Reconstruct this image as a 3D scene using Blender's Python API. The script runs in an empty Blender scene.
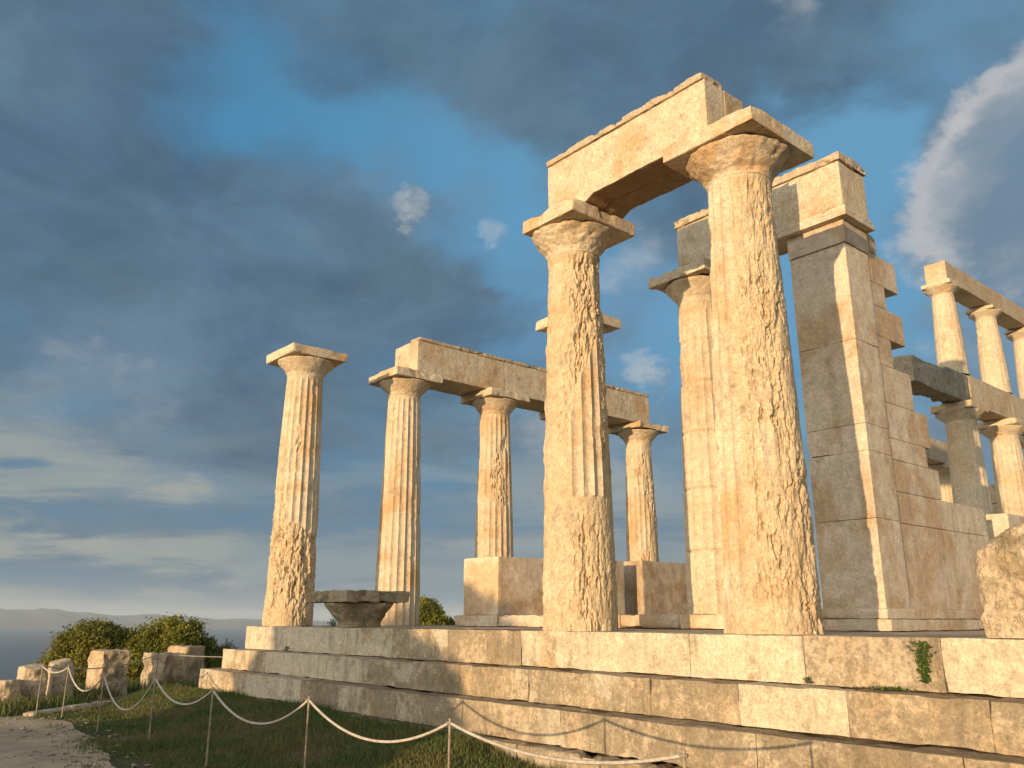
import bpy, math, random
import numpy as np
from mathutils import Vector, Matrix

scene = bpy.context.scene
COL = scene.collection
R = math.radians

# ------------------------------------------------------------------ camera
CAM = (15.5587, -6.8302, 0.1337)
yaw, pitch, roll = 0.86274, 0.27261, 0.0015
fw = Vector((-math.sin(yaw) * math.cos(pitch), math.cos(yaw) * math.cos(pitch), math.sin(pitch)))
rt = Vector((math.cos(yaw), math.sin(yaw), 0))
up = rt.cross(fw)
r2 = rt * math.cos(roll) + up * math.sin(roll)
u2 = -rt * math.sin(roll) + up * math.cos(roll)
cd = bpy.data.cameras.new('camera')
cam = bpy.data.objects.new('camera', cd)
COL.objects.link(cam)
cam.matrix_world = Matrix(((r2.x, u2.x, -fw.x, CAM[0]), (r2.y, u2.y, -fw.y, CAM[1]), (r2.z, u2.z, -fw.z, CAM[2]), (0, 0, 0, 1)))
cd.sensor_width = 36
cd.lens = 839.87 / 1024 * 36
cd.clip_start = 0.05
cd.clip_end = 200000
scene.camera = cam

# ------------------------------------------------------------------ sun, exposure
SUN_ELEV = R(4.5)
SUN_XY = Vector((0.25, -1.0)).normalized()          # horizontal direction towards the sun
to_sun = Vector((SUN_XY.x * math.cos(SUN_ELEV), SUN_XY.y * math.cos(SUN_ELEV), math.sin(SUN_ELEV)))
sl = bpy.data.lights.new('sun', 'SUN')
sl.energy = 5.0
sl.angle = R(0.55)
sl.color = (1.0, 0.70, 0.40)
so = bpy.data.objects.new('sun', sl)
COL.objects.link(so)
so.rotation_euler = (-to_sun).to_track_quat('-Z', 'Y').to_euler()
so.location = (20, -20, 20)
vs = scene.view_settings
vs.view_transform = 'Standard'
vs.look = 'None'
vs.gamma = 1
vs.exposure = 0.32
scene.cycles.use_denoising = True
scene.cycles.max_bounces = 6
scene.cycles.volume_bounces = 0


# ------------------------------------------------------------------ node helper
class NT:
    def __init__(self, tree):
        self.t = tree
        self.n = tree.nodes
        self.l = tree.links

    def put(self, sock, v):
        if v is None:
            return
        if hasattr(v, 'is_output'):
            self.l.new(v, sock)
        else:
            if isinstance(v, (tuple, list)) and len(v) == 3 and sock.type == 'RGBA':
                v = (*v, 1)
            sock.default_value = v

    def math(self, op, a, b=None, c=None, clamp=False):
        n = self.n.new('ShaderNodeMath')
        n.operation = op
        n.use_clamp = clamp
        for s, v in zip(n.inputs, (a, b, c)):
            self.put(s, v)
        return n.outputs[0]

    def vmath(self, op, a, b=None, out=0):
        n = self.n.new('ShaderNodeVectorMath')
        n.operation = op
        self.put(n.inputs[0], a)
        if b is not None:
            self.put(n.inputs[3] if op == 'SCALE' else n.inputs[1], b)
        return n.outputs[out]

    def dot(self, a, b):
        n = self.n.new('ShaderNodeVectorMath')
        n.operation = 'DOT_PRODUCT'
        self.put(n.inputs[0], a)
        self.put(n.inputs[1], b)
        return n.outputs['Value']

    def noise(self, vec, scale, detail=6, rough=.55, dist=0.0):
        n = self.n.new('ShaderNodeTexNoise')
        self.put(n.inputs['Vector'], vec)
        n.inputs['Scale'].default_value = scale
        n.inputs['Detail'].default_value = detail
        n.inputs['Roughness'].default_value = rough
        n.inputs['Distortion'].default_value = dist
        return n.outputs['Fac']

    def step(self, v, a, b, to0=0.0, to1=1.0):
        n = self.n.new('ShaderNodeMapRange')
        n.interpolation_type = 'SMOOTHSTEP'
        self.put(n.inputs['Value'], v)
        n.inputs['From Min'].default_value = a
        n.inputs['From Max'].default_value = b
        n.inputs['To Min'].default_value = to0
        n.inputs['To Max'].default_value = to1
        return n.outputs['Result']

    def mix(self, f, a, b, blend='MIX'):
        n = self.n.new('ShaderNodeMix')
        n.data_type = 'RGBA'
        n.blend_type = blend
        self.put(n.inputs[0], f)
        self.put(n.inputs[6], a)
        self.put(n.inputs[7], b)
        return n.outputs[2]

    def mapping(self, vec, scale=(1, 1, 1), loc=(0, 0, 0)):
        n = self.n.new('ShaderNodeMapping')
        self.put(n.inputs['Vector'], vec)
        n.inputs['Scale'].default_value = scale
        n.inputs['Location'].default_value = loc
        return n.outputs[0]


def azel(az, el):
    """unit vector of a heading (degrees anticlockwise from +X) and an elevation"""
    return (math.cos(R(az)) * math.cos(R(el)), math.sin(R(az)) * math.cos(R(el)), math.sin(R(el)))


# ------------------------------------------------------------------ world: evening sky with broken cloud
def make_world():
    w = bpy.data.worlds.new('World')
    scene.world = w
    w.use_nodes = True
    t = NT(w.node_tree)
    t.n.clear()
    out = t.n.new('ShaderNodeOutputWorld')
    bg = t.n.new('ShaderNodeBackground')
    sky = t.n.new('ShaderNodeTexSky')
    sky.sky_type = 'NISHITA'
    sky.sun_disc = False
    sky.sun_elevation = SUN_ELEV
    sky.sun_rotation = math.atan2(SUN_XY.x, SUN_XY.y)
    sky.air_density = 1.0
    sky.dust_density = 0.6
    sky.ozone_density = 2.0
    d = t.n.new('ShaderNodeTexCoord').outputs['Generated']
    sep = t.n.new('ShaderNodeSeparateXYZ')
    t.put(sep.inputs[0], d)
    z = sep.outputs[2]
    zz = t.math('ADD', t.math('MAXIMUM', z, 0.0), 0.16)
    comb = t.n.new('ShaderNodeCombineXYZ')
    t.put(comb.inputs[0], t.math('DIVIDE', sep.outputs[0], zz))
    t.put(comb.inputs[1], t.math('DIVIDE', sep.outputs[1], zz))
    p = comb.outputs[0]
    n1 = t.noise(t.mapping(p, loc=(3.1, 1.7, 0.4)), .95, 6, .52, .35)
    n2 = t.noise(t.mapping(p, loc=(8.3, 5.1, 2.0)), 3.1, 7, .58, .5)
    dens = t.math('ADD', t.math('MULTIPLY', n1, 0.95), t.math('MULTIPLY', n2, 0.62))
    dens = t.math('SUBTRACT', dens, .285)

    wn = t.n.new('ShaderNodeTexNoise')
    t.put(wn.inputs['Vector'], t.mapping(p, loc=(2, 6, 1)))
    wn.inputs['Scale'].default_value = 1.7
    wn.inputs['Detail'].default_value = 6
    wn.inputs['Roughness'].default_value = .58
    dw = t.vmath('NORMALIZE', t.vmath('ADD', d, t.vmath('SCALE', t.vmath('SUBTRACT', wn.outputs['Color'], (.5, .5, .5)), .34)))

    def blobs(lst, q=dw):
        tot = None
        for az, el, r0, r1, amp in lst:
            b = t.step(t.dot(q, azel(az, el)), math.cos(R(r1)), math.cos(R(r0)), 0, amp)
            tot = b if tot is None else t.math('ADD', tot, b)
        return tot
    dens = t.math('ADD', dens, blobs(CLOUD_BIAS))
    mask = t.step(dens, 0.24, 0.84)
    n3 = t.noise(t.mapping(p, loc=(1, 9, 4)), 2.2, 8, .62, .5)
    pale = blobs(CLOUD_PALE)
    dark = t.mix(t.step(n3, .34, .70), CL['slate'], CL['grey'])
    dark = t.mix(t.math('MINIMUM', pale, 1.0), dark, CL['pale'])
    n6 = t.noise(t.mapping(d, loc=(7, 7, 3), scale=(1, 1, 1.9)), 5.5, 9, .64, .4)
    dark = t.vmath('SCALE', dark, t.step(n6, .28, .72, .80, 1.24))
    # sunlit fringes of the puffs that face the sun
    # heaped cloud: density sampled twice, the side turned to the low sun is bright
    def puff(q):
        wq = t.n.new('ShaderNodeTexNoise')
        t.put(wq.inputs['Vector'], t.mapping(q, loc=(5, 3, 2), scale=(1, 1, 1.5)))
        wq.inputs['Scale'].default_value = 7
        wq.inputs['Detail'].default_value = 9
        wq.inputs['Roughness'].default_value = .62
        qq = t.vmath('NORMALIZE', t.vmath('ADD', q, t.vmath('SCALE', t.vmath('SUBTRACT', wq.outputs['Color'], (.5, .5, .5)), .16)))
        nn = t.noise(t.mapping(q, loc=(4, 2, 7), scale=(1, 1, 1.5)), 7.5, 9, .62, .2)
        return t.math('ADD', blobs(CLOUD_PUFF, qq), t.math('MULTIPLY', t.math('SUBTRACT', nn, .5), 1.1))
    pd = puff(d)
    pd2 = puff(t.vmath('ADD', d, (-.026, -.009, .022)))
    pmask = t.step(pd, .14, .86)
    prim = t.step(t.math('SUBTRACT', pd, pd2), -.10, .42)
    pn = t.noise(t.mapping(d, loc=(2, 8, 5), scale=(1, 1, 1.6)), 10, 8, .62, .3)
    prim = t.math('ADD', t.math('MULTIPLY', prim, .85), t.math('MULTIPLY', t.step(pn, .46, .74), .30))
    prim = t.math('MULTIPLY', prim, t.step(pd, 1.55, .50, .12, 1.0))
    pcol = t.mix(prim, CL['puff'], CL['lit'])
    # flat bands low over the sea
    ang = t.math('ARCTAN2', sep.outputs[1], sep.outputs[0])
    c2 = t.n.new('ShaderNodeCombineXYZ')
    t.put(c2.inputs[0], t.math('MULTIPLY', ang, 2.6))
    t.put(c2.inputs[1], t.math('MULTIPLY', z, 15.0))
    n4 = t.noise(c2.outputs[0], 1.5, 7, .6, .7)
    skyc = t.vmath('SCALE', sky.outputs[0], SKY_STRENGTH)
    clear = t.mix(t.step(t.dot(d, azel(108, 20)), .62, .98), CL['clear'], CL['clear_bright'])
    away = t.step(t.dot(d, (-SUN_XY.x, -SUN_XY.y, 0)), -.1, .35)
    base = t.mix(away, skyc, clear)
    col = t.mix(t.math('MULTIPLY', mask, CLOUD_OPACITY), base, dark)
    col = t.mix(t.math('MULTIPLY', t.math('MULTIPLY', pmask, away), .88), col, pcol)
    bl = t.mix(t.step(n4, .36, .64), CL['band_dark'], CL['band_light'])
    low = t.step(z, .30, .03)
    bandm = t.math('MULTIPLY', t.math('MULTIPLY', low, away), t.step(n4, .28, .52, .55, .95))
    col = t.mix(bandm, col, bl)
    glow = t.math('MULTIPLY', blobs(LOW_GLOW), t.step(n4, .40, .58))
    col = t.mix(t.math('MINIMUM', glow, 1.0), col, CL['glow'])
    # towards the sun the cloud opens: evening sky, brightness added there to fill the shade
    sunside = t.step(t.dot(d, (SUN_XY.x, SUN_XY.y, 0)), -.22, .35)
    fill_veil = t.math('MULTIPLY', t.step(z, .0, .12), t.step(z, 1.0, .35))
    fill_veil = t.math('MULTIPLY', fill_veil, t.step(n1, .30, .62, .45, 1.0))
    lowsun = t.vmath('MULTIPLY', skyc, (.85, .95, 1.1))
    col = t.mix(sunside, col, t.mix(t.math('MULTIPLY', fill_veil, .75), lowsun, CL['fill_veil']))
    t.put(bg.inputs[0], col)
    bg.inputs[1].default_value = 1.0
    t.l.new(bg.outputs[0], out.inputs[0])


SKY_STRENGTH = 0.14
CLOUD_OPACITY = 0.9
CL = dict(slate=(.056, .105, .164), grey=(.086, .144, .198), pale=(.145, .21, .275), puff=(.120, .192, .268), lit=(.52, .49, .475), clear=(.050, .190, .345), clear_bright=(.10, .265, .43),
          band_dark=(.098, .155, .200), band_light=(.185, .235, .255), glow=(.31, .315, .275), fill_veil=(1.95, 1.85, 1.66))
# cloud banks and gaps: heading, elevation, inner and outer radius (degrees), amount
CLOUD_BIAS = [(166, 23, 6, 20, .30), (152, 19, 5, 14, .20), (178, 36, 4, 16, .25), (142, 41, 5, 13, .22), (131, 35, 4, 12, .26), (119, 37, 4, 11, .30), (107, 36, 3, 10, .22),
              (161, 33.5, 1, 7, -.26), (155, 30.5, 1, 5.5, -.24), (148.5, 30.5, 2, 6, -.24), (142, 27.5, 1, 6, -.22), (136, 25, 2, 7, -.16), (116, 26, 3, 9, -.36), (113, 30, 1, 5, -.20), (122, 18, 3, 9, -.25),
              (103, 24, 4, 8.5, .15), (133, 17, 2, 9, -.10), (109, 16, 2, 7, .15)]
CLOUD_PALE = [(104, 22, 5, 12, .75), (131, 21, 2, 9, .45), (147, 28, 1, 6, .5), (166, 12, 3, 9, .35), (112, 12, 3, 9, .4)]
CLOUD_PUFF = [(104.5, 23.5, 3, 9.5, 1.05), (102.5, 28, 2, 7, .5), (109.5, 25.5, 1, 4, .25), (147.7, 27.7, .2, 1.9, .60), (140.3, 25.2, .2, 1.9, .50), (129.8, 16.6, .4, 2.0, .58), (130.4, 23.4, .5, 3.8, .40), (112, 13.5, 1, 5, .42),
              (166, 13.6, .5, 5, .36), (119, 37, .5, 3, .30), (135, 12, 1, 5, .38), (128, 12, 1, 5, .36)]
LOW_GLOW = [(172, 5.5, 2, 9, .62), (162, 4.0, 1, 7, .5), (137, 9, 1, 7, .3), (133, 7, 1, 6, .25), (161, 8.0, .3, 2.5, .3)]
#CLOUDS#
make_world()

# ------------------------------------------------------------------ numpy noise
M32 = np.uint32


def _hash(ix, iy, iz, seed):
    h = (ix.astype(M32) * M32(374761393) + iy.astype(M32) * M32(668265263) + iz.astype(M32) * M32(2147483647) + M32((seed * 974711 + 12345) & 0xffffffff))
    h ^= h >> M32(13)
    h *= M32(1274126177)
    h ^= h >> M32(16)
    h *= M32(2246822519)
    h ^= h >> M32(13)
    return h.astype(np.float64) / 4294967295.0


def vnoise(p, seed=0):
    with np.errstate(over='ignore'):
        i = np.floor(p).astype(np.int64)
        f = p - i
        f = f * f * f * (f * (f * 6 - 15) + 10)
        x, y, z = i[:, 0], i[:, 1], i[:, 2]
        r = 0
        for dx in (0, 1):
            wx = f[:, 0] if dx else 1 - f[:, 0]
            for dy in (0, 1):
                wy = f[:, 1] if dy else 1 - f[:, 1]
                for dz in (0, 1):
                    wz = f[:, 2] if dz else 1 - f[:, 2]
                    r = r + wx * wy * wz * _hash((x + dx) & 0xffffffff, (y + dy) & 0xffffffff, (z + dz) & 0xffffffff, seed)
        return r


def fbm(p, octv=4, seed=0, gain=.5):
    a, s, tot = 1.0, 0.0, 0.0
    q = np.array(p, float)
    for k in range(octv):
        s = s + a * vnoise(q + 17.3 * k, seed + k)
        tot += a
        a *= gain
        q = q * 2.03
    return s / tot


def ridge(p, octv=4, seed=0):
    a, s, tot = 1.0, 0.0, 0.0
    q = np.array(p, float)
    for k in range(octv):
        s = s + a * (1 - np.abs(2 * vnoise(q + 11.1 * k, seed + k) - 1))
        tot += a
        a *= .5
        q = q * 2.05
    return s / tot


def sstep(a, b, x):
    t = np.clip((x - a) / (b - a), 0, 1)
    return t * t * (3 - 2 * t)


# ------------------------------------------------------------------ mesh helpers
class MB:
    """collects pieces, links them as ONE mesh object"""

    def __init__(self):
        self.v, self.f4, self.f3, self.tint, self.wear = [], [], [], [], []
        self.n = 0

    def add(self, v, f, tint=1.0, wear=0.0):
        v = np.asarray(v, float)
        f = np.asarray(f, np.int64)
        self.v.append(v)
        (self.f4 if f.shape[1] == 4 else self.f3).append(f + self.n)
        self.tint.append(np.broadcast_to(np.asarray(tint, float), (len(v),)))
        self.wear.append(np.broadcast_to(np.asarray(wear, float), (len(v),)))
        self.n += len(v)
        return self

    def build(self, name, mat, parent=None, loc=None, sharp=45, smooth=True):
        v = np.concatenate(self.v)
        if loc is not None:
            v = v - np.asarray(loc, float)
        me = bpy.data.meshes.new(name)
        n4 = sum(len(x) for x in self.f4)
        n3 = sum(len(x) for x in self.f3)
        idx = np.concatenate([x.ravel() for x in self.f4 + self.f3])
        tot = np.concatenate([np.full(n4, 4), np.full(n3, 3)])
        start = np.concatenate([[0], np.cumsum(tot)[:-1]])
        me.vertices.add(len(v))
        me.vertices.foreach_set('co', v.astype(np.float32).ravel())
        me.loops.add(len(idx))
        me.loops.foreach_set('vertex_index', idx.astype(np.int32))
        me.polygons.add(len(tot))
        me.polygons.foreach_set('loop_start', start.astype(np.int32))
        me.polygons.foreach_set('loop_total', tot.astype(np.int32))
        me.polygons.foreach_set('use_smooth', np.full(len(tot), smooth))
        me.update(calc_edges=True)
        me.validate()
        for nm, lst in (('tint', self.tint), ('wear', self.wear)):
            a = me.attributes.new(nm, 'FLOAT', 'POINT')
            a.data.foreach_set('value', np.concatenate(lst).astype(np.float32))
        if smooth and sharp:
            me.set_sharp_from_angle(angle=R(sharp))
        me.materials.append(mat)
        o = bpy.data.objects.new(name, me)
        COL.objects.link(o)
        if parent is not None:
            o.parent = parent
        elif loc is not None:
            o.location = loc
        return o


def tag(o, label, cat, group=None, kind=None):
    if label:
        o['label'] = label
    if cat:
        o['category'] = cat
    if group:
        o['group'] = group
    if kind or cat:
        o['kind'] = kind or 'thing'
    return o


def thing(name, label, cat, loc=(0, 0, 0), group=None):
    o = bpy.data.objects.new(name, None)
    COL.objects.link(o)
    o.location = loc
    o.empty_display_size = .2
    return tag(o, label, cat, group, 'thing')


def gridbox(lo, hi, s):
    """closed box surface as a welded lattice"""
    lo, hi = np.asarray(lo, float), np.asarray(hi, float)
    n = np.maximum(2, np.ceil((hi - lo) / s).astype(int))
    ks, fs = [], []
    off = 0
    for ax in range(3):
        a, b = (ax + 1) % 3, (ax + 2) % 3
        A, B = np.meshgrid(np.arange(n[a] + 1), np.arange(n[b] + 1), indexing='ij')
        for side in (0, 1):
            k = np.zeros((A.size, 3), int)
            k[:, a] = A.ravel()
            k[:, b] = B.ravel()
            k[:, ax] = n[ax] * side
            i = np.arange(A.size).reshape(A.shape) + off
            q = np.stack([i[:-1, :-1], i[1:, :-1], i[1:, 1:], i[:-1, 1:]], -1).reshape(-1, 4)
            if not side:
                q = q[:, ::-1]
            ks.append(k)
            fs.append(q)
            off += A.size
    k = np.concatenate(ks)
    f = np.concatenate(fs)
    code = (k[:, 0] * (n[1] + 1) + k[:, 1]) * (n[2] + 1) + k[:, 2]
    u, first, inv = np.unique(code, return_index=True, return_inverse=True)
    k = k[first]
    return lo + (hi - lo) * k / n, inv.ravel()[f]


def block(mb, lo, hi, s=.05, chip=.03, rough=.008, seed=0, tint=None, freq=2.2, deform=None, bite=0.0, wear=0.0, bfreq=1.7):
    """a squared stone with chipped, rounded edges and a weathered face"""
    lo, hi = np.asarray(lo, float), np.asarray(hi, float)
    v, f = gridbox(lo, hi, s)
    half = (hi - lo).min() * .45
    nz = fbm(v * freq, 4, seed)
    nb = fbm(v * freq * 3.7, 3, seed + 9)
    rr = np.clip(chip * (.25 + 5.0 * np.clip(nz - .42, 0, 1) + 1.6 * np.clip(nb - .5, 0, 1)), .004, half)
    q = np.clip(v, lo + rr[:, None], hi - rr[:, None])
    d = v - q
    L = np.linalg.norm(d, axis=1)[:, None]
    d = d / np.maximum(L, 1e-9)
    dis = rough * (fbm(v * 7, 4, seed + 3) - .6) * 2.2
    if bite:
        dis = dis - bite * sstep(.56, .70, fbm(v * bfreq, 4, seed + 21))
    v = q + d * (rr + dis)[:, None]
    if deform is not None:
        v = deform(v)
    if tint is None:
        tint = .86 + .28 * random.Random(seed).random()
    mb.add(v, f, tint, wear(v) if callable(wear) else wear)
    return mb


def revolve(prof, nth, ncell, seed=0, damage=0.0, freq=3.0):
    """profile (r, z) turned round the z axis; vertices shaken by weathering"""
    prof = np.asarray(prof, float)
    t = np.concatenate([[0], np.cumsum(np.hypot(*np.diff(prof, axis=0).T))])
    tt = np.linspace(0, t[-1], ncell + 1)
    r = np.interp(tt, t, prof[:, 0])
    z = np.interp(tt, t, prof[:, 1])
    th = np.arange(nth) / nth * 2 * np.pi
    TH, RR = np.meshgrid(th, r)
    _, ZZ = np.meshgrid(th, z)
    pos = np.stack([RR * np.cos(TH), RR * np.sin(TH), ZZ], -1).reshape(-1, 3)
    if damage:
        k = damage * (sstep(.5, .72, fbm(pos * freq + seed, 4, seed)) + 1.2 * (fbm(pos * 13, 4, seed + 5, .6) - .45)) * sstep(0, .05, np.abs(pos[:, 2] - 0))
        sc = 1 - k / np.maximum(np.hypot(pos[:, 0], pos[:, 1]), .05)
        pos[:, 0] *= sc
        pos[:, 1] *= sc
    i = np.arange(pos.shape[0]).reshape(len(r), nth)
    j = np.roll(i, -1, 1)
    f = np.stack([i[:-1], j[:-1], j[1:], i[1:]], -1).reshape(-1, 4)
    return pos, f


def tube(mb, pts, rad, n=8, tint=1.0, caps=True):
    pts = [Vector(p) for p in pts]
    rads = rad if hasattr(rad, '__len__') else [rad] * len(pts)
    rings = []
    ref = Vector((0.31, 0.17, 0.93))
    for k, p in enumerate(pts):
        d = (pts[min(k + 1, len(pts) - 1)] - pts[max(k - 1, 0)]).normalized()
        if abs(d.dot(ref)) > .95:
            ref = Vector((0.9, 0.1, 0.2))
        a = d.cross(ref).normalized()
        b = d.cross(a)
        rings.append([p + (a * math.cos(2 * math.pi * i / n) + b * math.sin(2 * math.pi * i / n)) * rads[k] for i in range(n)])
    v = [tuple(x) for r_ in rings for x in r_]
    f = []
    for k in range(len(pts) - 1):
        for i in range(n):
            j = (i + 1) % n
            f.append((k * n + i, k * n + j, (k + 1) * n + j, (k + 1) * n + i))
    m = len(v)
    mb.add(v, f, tint)
    if caps:
        c = [tuple(pts[0]), tuple(pts[-1])]
        vv = rings[0] + rings[-1]
        vv = [tuple(x) for x in vv] + c
        ff = [(i, (i + 1) % n, 2 * n) for i in range(n)] + [(n + (i + 1) % n, n + i, 2 * n + 1) for i in range(n)]
        mb.add(vv, ff, tint)


# ------------------------------------------------------------------ materials
def new_mat(name):
    m = bpy.data.materials.new(name)
    m.use_nodes = True
    t = NT(m.node_tree)
    b = t.n['Principled BSDF']
    return m, t, b


def stone(name, cream, ochre, grey, g_lo=.56, g_hi=.72, o_lo=.42, o_hi=.68, plaster=None, pl_lo=.55, pl_hi=.62,
          bump=.5, streak=.0, raw=None, moss=0.0, lichen=False, ochre_raw=0.0):
    m, t, b = new_mat(name)
    tc = t.n.new('ShaderNodeTexCoord')
    oi = t.n.new('ShaderNodeObjectInfo')
    vec = t.vmath('ADD', tc.outputs['Object'], t.vmath('SCALE', (13.7, 7.9, 3.3), oi.outputs['Random']))
    at = t.n.new('ShaderNodeAttribute')
    at.attribute_name = 'tint'
    wr = t.n.new('ShaderNodeAttribute')
    wr.attribute_name = 'wear'
    tint, wear = at.outputs['Fac'], wr.outputs['Fac']
    col = t.mix(t.step(t.noise(vec, 1.1, 6, .6, .6), o_lo, o_hi), cream, ochre)
    if plaster:
        pm = t.step(t.math('ADD', t.noise(vec, .75, 7, .62, .3), t.math('MULTIPLY', t.math('SUBTRACT', tint, .985), 1.7)), pl_lo, pl_hi)
        col = t.mix(pm, col, plaster)
    if raw:
        rr_ = t.mix(t.math('MULTIPLY', t.step(t.noise(vec, 2.2, 7, .62, .5), .44, .68), ochre_raw), raw, ochre) if ochre_raw else raw
        col = t.mix(wear, col, rr_)
    # lichen and weather stains
    gm = t.step(t.noise(vec, 2.6, 9, .68, .4), g_lo, g_hi)
    gm = t.math('MULTIPLY', gm, t.step(t.noise(vec, 14, 6, .7), .30, .62, .35, 1.0))
    col = t.mix(t.math('MULTIPLY', gm, .85), col, grey)
    if lichen:
        # grey crust growing in fine mottles, heavier on the lower courses, and soil lying on the treads
        lm = t.math('ADD', t.math('MULTIPLY', t.noise(vec, 2.1, 8, .7, .5), .5), t.math('MULTIPLY', t.noise(vec, 17, 9, .78, .3), .55))
        lm = t.step(t.math('ADD', lm, t.math('MULTIPLY', wear, .11)), .485, .615)
        lm = t.math('MULTIPLY', lm, t.math('SUBTRACT', 1.0, t.math('MULTIPLY', pm, .65)))
        col = t.mix(t.math('MULTIPLY', lm, .85), col, grey)
        ge = t.n.new('ShaderNodeNewGeometry')
        sp = t.n.new('ShaderNodeSeparateXYZ')
        t.put(sp.inputs[0], ge.outputs['True Normal'])
        so_ = t.math('MULTIPLY', t.step(sp.outputs[2], .75, .95), t.step(t.noise(vec, 3.3, 6, .6), .30, .55, .35, .9))
        so_ = t.math('MULTIPLY', so_, t.step(wear, .0, .5, .35, .85))
        col = t.mix(so_, col, (.27, .205, .13))
    # rusty iron stain spots
    col = t.mix(t.math('MULTIPLY', t.step(t.noise(vec, 4.3, 7, .6, .8), .63, .76), .6), col, (.34, .17, .07))
    if streak:
        sv = t.mapping(vec, scale=(3.2, 3.2, .30))
        col = t.mix(t.math('MULTIPLY', t.step(t.noise(sv, 1.6, 7, .62, .2), .50, .70), streak), col, (.15, .13, .085))
    if moss:
        col = t.mix(t.math('MULTIPLY', t.step(t.noise(vec, 3.1, 8, .66), .54, .66), moss), col, (.05, .06, .02))
    # grain: pale and dark grains of the porous limestone
    g = t.step(t.noise(vec, 38, 6, .75), .25, .75, .72, 1.2)
    g2 = t.step(t.noise(vec, 9, 6, .65), .3, .7, .86, 1.1)
    val = t.math('MULTIPLY', t.math('MULTIPLY', g, g2), tint)
    col = t.vmath('SCALE', col, val)
    t.put(b.inputs['Base Color'], col)
    b.inputs['Roughness'].default_value = .92
    b.inputs['Specular IOR Level'].default_value = .15
    h = t.math('ADD', t.math('MULTIPLY', t.noise(vec, 16, 10, .7), 1.0), t.math('MULTIPLY', t.noise(vec, 70, 6, .7), .35))
    pit = t.step(t.noise(t.mapping(vec, scale=(1, 1, .55)), 26, 5, .6), .36, .48)
    h = t.math('ADD', h, t.math('MULTIPLY', pit, .45))
    bp = t.n.new('ShaderNodeBump')
    bp.inputs['Strength'].default_value = bump
    bp.inputs['Distance'].default_value = .02
    t.put(bp.inputs['Height'], h)
    t.l.new(bp.outputs[0], b.inputs['Normal'])
    return m


CREAM = (.64, .54, .385)
M = {}
M['column'] = stone('weathered column limestone', CREAM, (.56, .375, .20), (.30, .245, .165), raw=(.60, .475, .30), bump=.6, o_lo=.40, o_hi=.66, ochre_raw=.6)
M['pale'] = stone('smooth pale column limestone', (.64, .53, .37), (.57, .42, .255), (.32, .265, .18), bump=.4, o_lo=.40, o_hi=.68)
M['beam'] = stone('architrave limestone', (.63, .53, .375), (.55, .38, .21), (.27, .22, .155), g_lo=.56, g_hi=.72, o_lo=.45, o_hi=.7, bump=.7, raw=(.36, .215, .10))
M['wall'] = stone('wall limestone', (.66, .55, .41), (.54, .39, .24), (.38, .31, .21), bump=.15, streak=.22, g_lo=.57, g_hi=.74, o_lo=.46, o_hi=.62)
M['step'] = stone('step limestone', (.60, .49, .34), (.54, .385, .225), (.29, .235, .155), g_lo=.53, g_hi=.69, plaster=(.60, .52, .375), pl_lo=.49, pl_hi=.515,
                  bump=.6, streak=.4, lichen=True)
M['dark'] = stone('lichened dark limestone', (.42, .355, .24), (.34, .245, .14), (.19, .17, .105), g_lo=.45, g_hi=.6, bump=.8, moss=.5)
M['rock'] = stone('rough broken limestone', (.60, .49, .335), (.54, .38, .21), (.26, .21, .13), g_lo=.50, g_hi=.64, bump=1.0)
M['floor'] = stone('paving limestone', (.55, .45, .32), (.48, .36, .22), (.26, .21, .15), bump=.5)


def simple(name, col, col2, scale, rough=.8, bump=0.0, bscale=30, spec=.3, metal=0.0, lo=.4, hi=.6):
    m, t, b = new_mat(name)
    tc = t.n.new('ShaderNodeTexCoord').outputs['Object']
    t.put(b.inputs['Base Color'], t.mix(t.step(t.noise(tc, scale, 7, .62), lo, hi), col, col2))
    b.inputs['Roughness'].default_value = rough
    b.inputs['Specular IOR Level'].default_value = spec
    b.inputs['Metallic'].default_value = metal
    if bump:
        bp = t.n.new('ShaderNodeBump')
        bp.inputs['Strength'].default_value = bump
        bp.inputs['Distance'].default_value = .02
        t.put(bp.inputs['Height'], t.noise(tc, bscale, 8, .7))
        t.l.new(bp.outputs[0], b.inputs['Normal'])
    return m


M['rope'] = simple('pale rope', (.52, .47, .39), (.40, .35, .28), 25, .9)
M['post'] = simple('weathered iron post', (.33, .27, .20), (.20, .15, .10), 9, .7, spec=.4)
M['earth'] = simple('trodden earth and dry turf', (.10, .085, .05), (.06, .065, .028), 1.2, .95, .6, 9)
M['path'] = simple('beaten gravel path', (.46, .345, .225), (.33, .25, .16), 1.6, .95, .25, 22)
M['pebble'] = simple('path pebbles', (.42, .34, .24), (.26, .21, .145), 1.3, .95, .4, 40)
M['bark'] = simple('tree bark', (.11, .085, .06), (.07, .055, .04), 8, .95, .8, 14)
M['slope'] = simple('scrub covered slope', (.06, .065, .03), (.11, .095, .055), .05, .95)
M['hill'] = simple('distant bare hills', (.11, .10, .07), (.06, .065, .04), .002, 1.0)


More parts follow.
